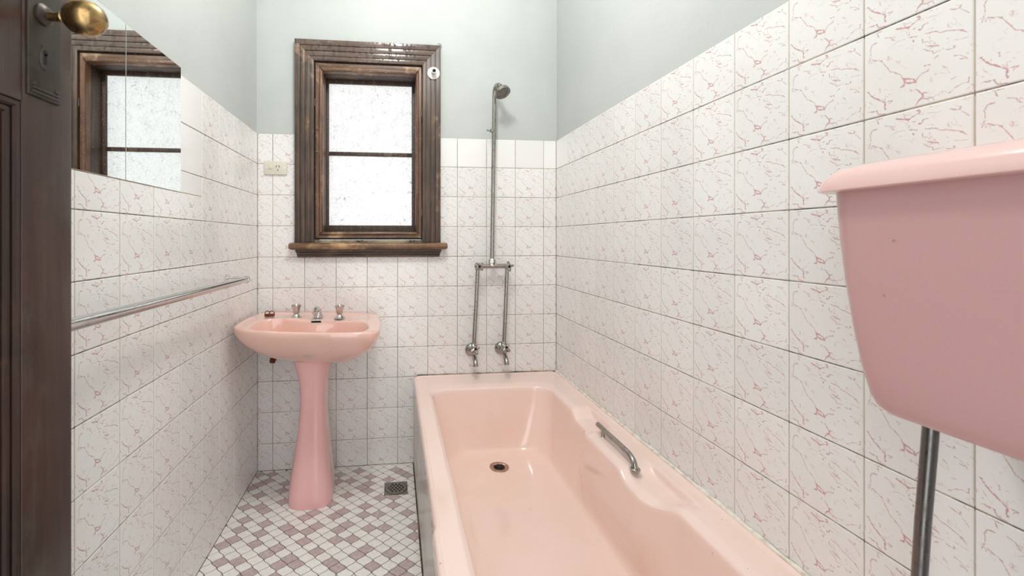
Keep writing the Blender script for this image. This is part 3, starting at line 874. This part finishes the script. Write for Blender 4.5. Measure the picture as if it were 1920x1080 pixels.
# rusty odds and ends by the basin
p = g6(548, 205); z = zrim(p.x) - .003
bm = NB(); box(bm, p.x - .022, p.x + .022, p.y - .008, p.y + .008, z, z + .012, .004)
rf = thing('chain_stay', (p.x, p.y, z), 'small rusty brown plug chain stay on the left of the basin deck', 'chain stay')
obj('stay_body', bm, 'rust', rf)
for s in (-1, 1):
    ring = [(p.x + s * .010 + .011 * math.cos(t), p.y - .002 * math.sin(2 * t), z + .014 + .011 * math.sin(t)) for t in [2 * math.pi * i / 16 for i in range(17)]]
    obj('ring', tube(NB(), ring, .0018, 8), 'rust', rf)
p = H(511, 676, Y=-.03)
st = thing('pipe_stub', (p.x, 0, p.z), 'rusty brown capped pipe stub poking from the wall under the basin', 'pipe')
obj('stub', lathe(NB(), (p.x + .003, -.0005, p.z), (0, -1, 0), [(.009, 0), (.009, .03)], 16), 'rust', st)
obj('cap', lathe(NB(), (p.x, -.030, p.z), (-.8, -.3, .1), [(.012, -.012), (.013, -.006), (.013, .008), (.010, .012)], 6), 'rust', st)

# ------------------------------------------------------------------ toilet cistern
cis = thing('toilet_cistern', (1.41, -1.84, .9), 'pink wall-hung toilet cistern with paler lid at the right edge', 'cistern')
CYm = -1.842
def cring(hy, xf, z, r=.035, e=0): return [(x, y, z) for x, y in rrect(xf, W - .001, CYm - hy, CYm + hy, r, (6, 12), 8)]
bm = NB()
rings = [cring(.110, 1.352, .8985, .03), cring(.145, 1.326, .8995), cring(.157, 1.317, .902), cring(.1635, 1.3115, .908), cring(.169, 1.3085, .920), cring(.180, 1.3075, .955), cring(.193, 1.3085, 1.01), cring(.205, 1.3095, 1.075), cring(.213, 1.310, 1.135), cring(.2195, 1.3105, 1.2045)]
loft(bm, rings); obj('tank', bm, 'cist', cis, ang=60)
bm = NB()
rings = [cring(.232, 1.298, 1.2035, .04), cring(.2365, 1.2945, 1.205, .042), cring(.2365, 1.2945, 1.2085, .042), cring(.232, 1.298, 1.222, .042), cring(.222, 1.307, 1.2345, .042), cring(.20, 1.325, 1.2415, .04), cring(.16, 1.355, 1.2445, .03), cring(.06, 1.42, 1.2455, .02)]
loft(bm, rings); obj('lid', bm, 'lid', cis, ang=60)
pt = H(1747, 822, X=1.395)
fp = obj('flush_pipe', tube(NB(), [(1.395, pt.y, .899), (1.395, pt.y + .002, .86), (1.395, pt.y + .010, .74), (1.396, pt.y + .016, .64), (1.398, pt.y + .024, .45), (1.400, pt.y + .028, .002)], .0086, 20), 'steel', cis)
obj('pipe_collar', lathe(NB(), (1.395, pt.y, .8992), (0, 0, -1), [(.0155, 0), (.0155, .004), (.012, .009), (.0095, .012)], 24), 'steel', fp)

# ------------------------------------------------------------------ towel rail
RX = .068
ra = H(462, 524, X=RX); 
tr_ = thing('towel_rail', (0, -.9, ra.z), 'long chrome towel rail on the left wall below the mirror', 'towel rail')
RE = -1.52
obj('rail', tube(NB(), [(RX, ra.y, ra.z), (RX, -.9, ra.z + .003), (RX, RE, ra.z + .007)], .0125, 24), 'chrome', tr_)
for y, z in ((ra.y, ra.z), (RE, ra.z + .007)):
    s = 1 if y > -1 else -1
    obj('end_cap', lathe(NB(), (RX, y - .012 * s, z), (0, s, 0), [(.0135, 0), (.0148, .003), (.0148, .014), (.0125, .018), (.004, .0195)], 24), 'chrome', tr_)
for y, z in ((H(424, 520, X=0).y, ra.z + .001), (RE + .06, ra.z + .006)):
    br = obj('bracket', tube(NB(), bez([(.002, y, z + .006), (.030, y, z + .012), (.055, y, z + .010), (RX, y, z + .006)], 10), .0052, 12), 'chrome', tr_)
    obj('bracket_foot', box(NB(), .0002, .004, y - .009, y + .009, z - .006, z + .020, .0015), 'chrome', br)

# ------------------------------------------------------------------ mirrors
MT = H(342, 129, X=.001).z
for y0, y1, lb in ((YM1 + .001, YM0 - .001, 'frameless mirror panel beside the plain white tiles on the left wall'), (YM2, YM1 - .001, 'frameless mirror panel nearer the door, partly hidden by it')):
    t = thing('mirror', (0, (y0 + y1) / 2, ZM), lb, 'mirror', 'mirror panels on the left wall')
    obj('backing', box(NB(), -.004, -.0012, y0, y1, ZM + .001, MT), 'glass_edge', t, False)
    obj('mirror_glass', box(NB(), -.0012, .0012, y0, y1, ZM + .001, MT, .0006, 1), 'mirror', t, False)

# ------------------------------------------------------------------ power outlet
a, b = H(495.5, 302, Y=-.004), H(538.5, 328, Y=-.004)
out = thing('power_outlet', ((a.x + b.x) / 2, 0, b.z), 'cream switched power outlet on the tiles left of the window', 'power outlet')
pl = obj('face_plate', box(NB(), a.x, b.x, -.0095, -.0002, b.z, a.z, .003), 'white_pl', out)
cx_, cz_ = (a.x + b.x) / 2, (a.z + b.z) / 2
obj('rocker_switch', box(NB(), cx_ - .031, cx_ - .013, -.0135, -.009, cz_ - .006, cz_ + .010, .0025), 'white_pl', out)
for dx, dz, an in ((.004, .007, .5), (.018, .007, -.5), (.011, -.010, 0)):
    bm = NB(); box(bm, -.0012, .0012, -.0103, -.009, -.0048, .0048)
    bmesh.ops.rotate(bm, verts=bm.verts, cent=(0, 0, 0), matrix=Matrix.Rotation(an, 3, 'Y'))
    bmesh.ops.translate(bm, verts=bm.verts, vec=(cx_ + dx, 0, cz_ + dz)); obj('socket_slot', bm, 'dark', pl)
for dx in (-.043, .042): obj('screw_cover', lathe(NB(), (cx_ + dx, -.0090, cz_ + .002), (0, -1, 0), [(.0042, 0), (.0042, .001), (.003, .0014)], 16), 'white_en', pl)

# ------------------------------------------------------------------ curtain rod socket and wire hook by the casing
p = H(813, 137, Y=-.026)
so = thing('curtain_rod_socket', (p.x, -.023, p.z), 'round white metal rod socket screwed to the upper right window casing', 'rod socket')
fl = obj('flange', lathe(NB(), (p.x, -.0232, p.z), (0, -1, 0), [(.031, 0), (.031, .002), (.026, .004), (.014, .006), (.0125, .010)], 32), 'white_en', so)
obj('socket_tube', lathe(NB(), (p.x, -.0325, p.z), (0, -1, 0), [(.0125, -.002), (.0115, .026), (.0088, .026), (.0086, .024)], 24), 'white_en', so)
obj('bore', lathe(NB(), (p.x, -.0325, p.z), (0, -1, 0), [(.0087, .0235), (.0087, .0246)], 20), 'black', so)
for t in (.9, 2.9, 5.3): obj('screw', lathe(NB(), (p.x + .021 * math.cos(t), -.0262, p.z + .021 * math.sin(t)), (0, -1, 0), [(.003, 0), (.003, .0012), (.001, .0018)], 12), 'dark', fl)
p0, p1, p2, p3 = H(821, 82, Y=-.012), H(826, 81, Y=-.014), H(829, 87, Y=-.012), H(826, 90, Y=-.001)
wh = obj('wire_hook', tube(NB(), bez([p0, p1, p2, p2, p3], 12), .0013, 8), 'dark'); tag(wh, 'thin dark bent wire hook at the top right corner of the window casing', 'hook')

# ------------------------------------------------------------------ shower and bath taps
YP = -.052
sh = thing('shower_set', (1.165, 0, .58), 'exposed chrome shower pipework with shower rose and two bath taps over the bath', 'shower')
xr = H(922.5, 495, Y=YP).x; zc = H(922, 499, Y=YP).z
xL, xR = H(896, 499, Y=YP).x, H(951, 499, Y=YP).x
zt = H(928, 166, Y=YP).z
xt = H(927, 175, Y=YP).x
head_c = Vector((xt + .020, YP - .085, zt - .036))
pts = [(xr, YP, zc + .02), (xr + (xt - xr) * .5, YP, (zc + zt) / 2), (xt, YP, zt - .06)] + bez([(xt, YP, zt - .04), (xt, YP - .002, zt + .006), (xt + .004, YP - .03, zt + .016), (xt + .010, YP - .055, zt - .004)], 10)
obj('riser_pipe', tube(NB(), pts, .0105, 18), 'chrome_old', sh)
ax = Vector((.30, -.50, -.98))
hd = obj('shower_rose', lathe(NB(), (xt + .010, YP - .056, zt - .004), ax, [(.011, 0), (.015, .004), (.015, .010), (.012, .013), (.014, .017), (.019, .022), (.030, .030), (.034, .033), (.0345, .037), (.0385, .040), (.0395, .052), (.0375, .054), (.0365, .050), (.034, .0485)], 36, False), 'chrome_old', sh)
o_ = Vector((xt + .010, YP - .056, zt - .004)) + ax.normalized() * .0482
obj('spray_face', lathe(NB(), o_, ax, [(.0355, -.002), (.0352, 0), (.001, .001)], 32), 'drain', hd)
bm = NB(); d_, u_, v_ = frame_of(ax)
for rr, k in ((.006, 6), (.013, 10), (.020, 15), (.027, 20)):
    for i in range(k):
        t = 2 * math.pi * i / k; c = o_ + d_ * .0004 + u_ * rr * math.cos(t) + v_ * rr * math.sin(t)
        lathe(bm, c, ax, [(.0013, 0), (.0011, .0011)], 6)
o = obj('spray_holes', bm, 'dark', hd, False); o['kind'] = 'stuff'
# soap hook on the riser
hk = H(913, 245, Y=YP)
bm = NB(); tube(bm, [(hk.x, YP - .004, hk.z + .006), (hk.x + .002, YP - .003, hk.z), (hk.x + .018, YP, hk.z - .001), (xr + .002, YP, hk.z)], .0034, 10)
lathe(bm, (xr + .003, YP, hk.z - .008), (0, 0, 1), [(.0125, 0), (.0125, .016)], 18)
obj('hook_clip', bm, 'chrome_old', sh)
# bridge
bm = NB(); tube(bm, [(xL, YP, zc), (xR, YP, zc)], .0112, 18); obj('bridge_pipe', bm, 'chrome_old', sh)
bm = NB(); lathe(bm, (xr, YP, zc), (0, 0, 1), [(.013, 0), (.0135, .014), (.0165, .016), (.0165, .030), (.0135, .033), (.0115, .036)], 6)
obj('riser_nut', bm, 'chrome_old', sh)
def star_handle(c, ax, r, th, parent, rot=0., nl=4, name='tap_handle'):
    """capstan handle: four pointed arms with hollow sides"""
    c = Vector(c); d, u, v = frame_of(ax); n = 48; rings = []
    def rad(t):
        m = abs(math.cos(nl / 2 * (t - rot))); return .42 + .58 * m ** 2.4
    for h, s in ((0, .42), (.15, .72), (.45, .96), (.75, 1.), (.93, .90), (1., .62)):
        rings.append([c + d * (h * th) + (u * math.cos(t) + v * math.sin(t)) * (r * s * rad(t)) for t in [2 * math.pi * i / n for i in range(n)]])
    hd = obj(name, loft(NB(), rings), 'chrome_old', parent, ang=35)
    obj('handle_button', lathe(NB(), c + d * th * .93, ax, [(r * .28, 0), (r * .26, th * .13), (r * .16, th * .2)], 16), 'dark', hd)
    return hd
for k, x in enumerate((xL, xR)):
    vb = obj('stop_valve', lathe(NB(), (x, YP + .016, zc), (0, -1, 0), [(.010, 0), (.0165, .004), (.0175, .016), (.0165, .026), (.0115, .030), (.009, .036), (.009, .042)], 20), 'chrome_old', sh)
    star_handle((x, YP - .020, zc), (.10, -1, .02), .027, .017, vb, rot=(.75, .2)[k])
xfL, xfR = H(884.5, 655, Y=-.006), H(940, 652, Y=-.006)
for k, (x, fl_) in enumerate(((xL, xfL), (xR, xfR))):
    zt_ = fl_.z
    xb = fl_.x + .002
    obj('supply_pipe', tube(NB(), [(x, YP, zc), (x + (xb - x) * .5, YP, (zc + zt_) / 2), (xb, YP, zt_ + .03)], .0098, 18), 'chrome_old', sh)
    obj('pipe_nut', lathe(NB(), (xb, YP, zt_ + .018), (0, 0, 1), [(.012, 0), (.0145, .004), (.0145, .017), (.012, .021), (.010, .024)], 8), 'chrome_old', sh)
    fo = obj('wall_flange', lathe(NB(), (fl_.x, -.0002, zt_ - .002), (0, -1, 0), [(.0335, 0), (.0335, .003), (.031, .009), (.024, .016), (.014, .020), (.012, .022)], 32), 'chrome_old', sh)
    tb = obj('bath_tap', lathe(NB(), (fl_.x, -.012, zt_), (0, -1, 0), [(.013, 0), (.013, .022), (.0165, .026), (.0175, .052), (.0155, .060), (.012, .064), (.010, .072)], 24), 'chrome_old', sh)
    star_handle((fl_.x, -.080, zt_ + .012), (.05, -1, .55), .027, .030, tb, rot=(.4, .78)[k])
    z0 = zt_ - .010
    sp = bez([(fl_.x, -.052, z0), (fl_.x, -.080, z0 - .012), (fl_.x, -.108, z0 - .016), (fl_.x, -.118, z0 - .046)], 12)
    obj('tap_spout', tube(NB(), sp, [.0125 - .0016 * math.sin(i / 12 * 3.14) for i in range(13)], 16), 'chrome_old', tb)

# ------------------------------------------------------------------ floor waste
a, b, c_ = H(721, 906, Z=.001), H(766, 901.5, Z=.001), H(722, 929.5, Z=.001)
fd = thing('floor_drain', ((a.x + b.x) / 2, (a.y + c_.y) / 2, 0), 'square grey metal floor drain with round slotted grate', 'drain')
x0, x1, y0, y1 = a.x, b.x - .006, c_.y + .002, (a.y + b.y) / 2
fpz = obj('frame', box(NB(), x0, x1, y0, y1, -.003, .0018, .0006), 'drain', fd, False)
cx_, cy_ = (x0 + x1) / 2, (y0 + y1) / 2; rr = min(x1 - x0, y1 - y0) * .47
gr = obj('grate', lathe(NB(), (cx_, cy_, .001), (0, 0, 1), [(rr, 0), (rr, .002), (rr - .002, .0028), (.001, .0028)], 40), 'drain', fd)
obj('gap_ring', lathe(NB(), (cx_, cy_, .001), (0, 0, 1), [(rr + .0022, 0), (rr + .0022, .001)], 40), 'black', fd)
hpit = rr * .33
for i in range(-2, 3):
    for j in range(-2, 3):
        hx_ = (i + (j % 2) * .5) * hpit; hy_ = j * hpit * .866
        if math.hypot(hx_, hy_) > rr * .78: continue
        obj('grate_hole', lathe(NB(), (cx_ + hx_, cy_ + hy_, .0036), (0, 0, 1), [(hpit * .33, 0), (hpit * .33, .0006)], 6), 'black', gr, False)

# ------------------------------------------------------------------ ceiling lamp above the frame (it lights the room)
LP = Vector((.75, -1.12, 2.60))
lm = thing('ceiling_lamp', (LP.x, LP.y, ZC), 'pendant lamp hanging from the ceiling above the frame', 'lamp')
obj('ceiling_rose', lathe(NB(), (LP.x, LP.y, ZC), (0, 0, -1), [(.05, 0), (.05, .01), (.03, .025), (.006, .03)], 28), 'white_en', lm)
obj('cord', tube(NB(), [(LP.x, LP.y, ZC - .02), (LP.x, LP.y, LP.z + .12)], .003, 8), 'white_en', lm)
ld = bpy.data.lights.new('lamp_bulb', 'POINT'); ld.energy = LAMP_POWER; ld.shadow_soft_size = .12; ld.color = (1, .99, .98)
lo = bpy.data.objects.new('lamp_bulb', ld); COL.objects.link(lo); lo.parent = lm; lo.location = (0, 0, LP.z - ZC)
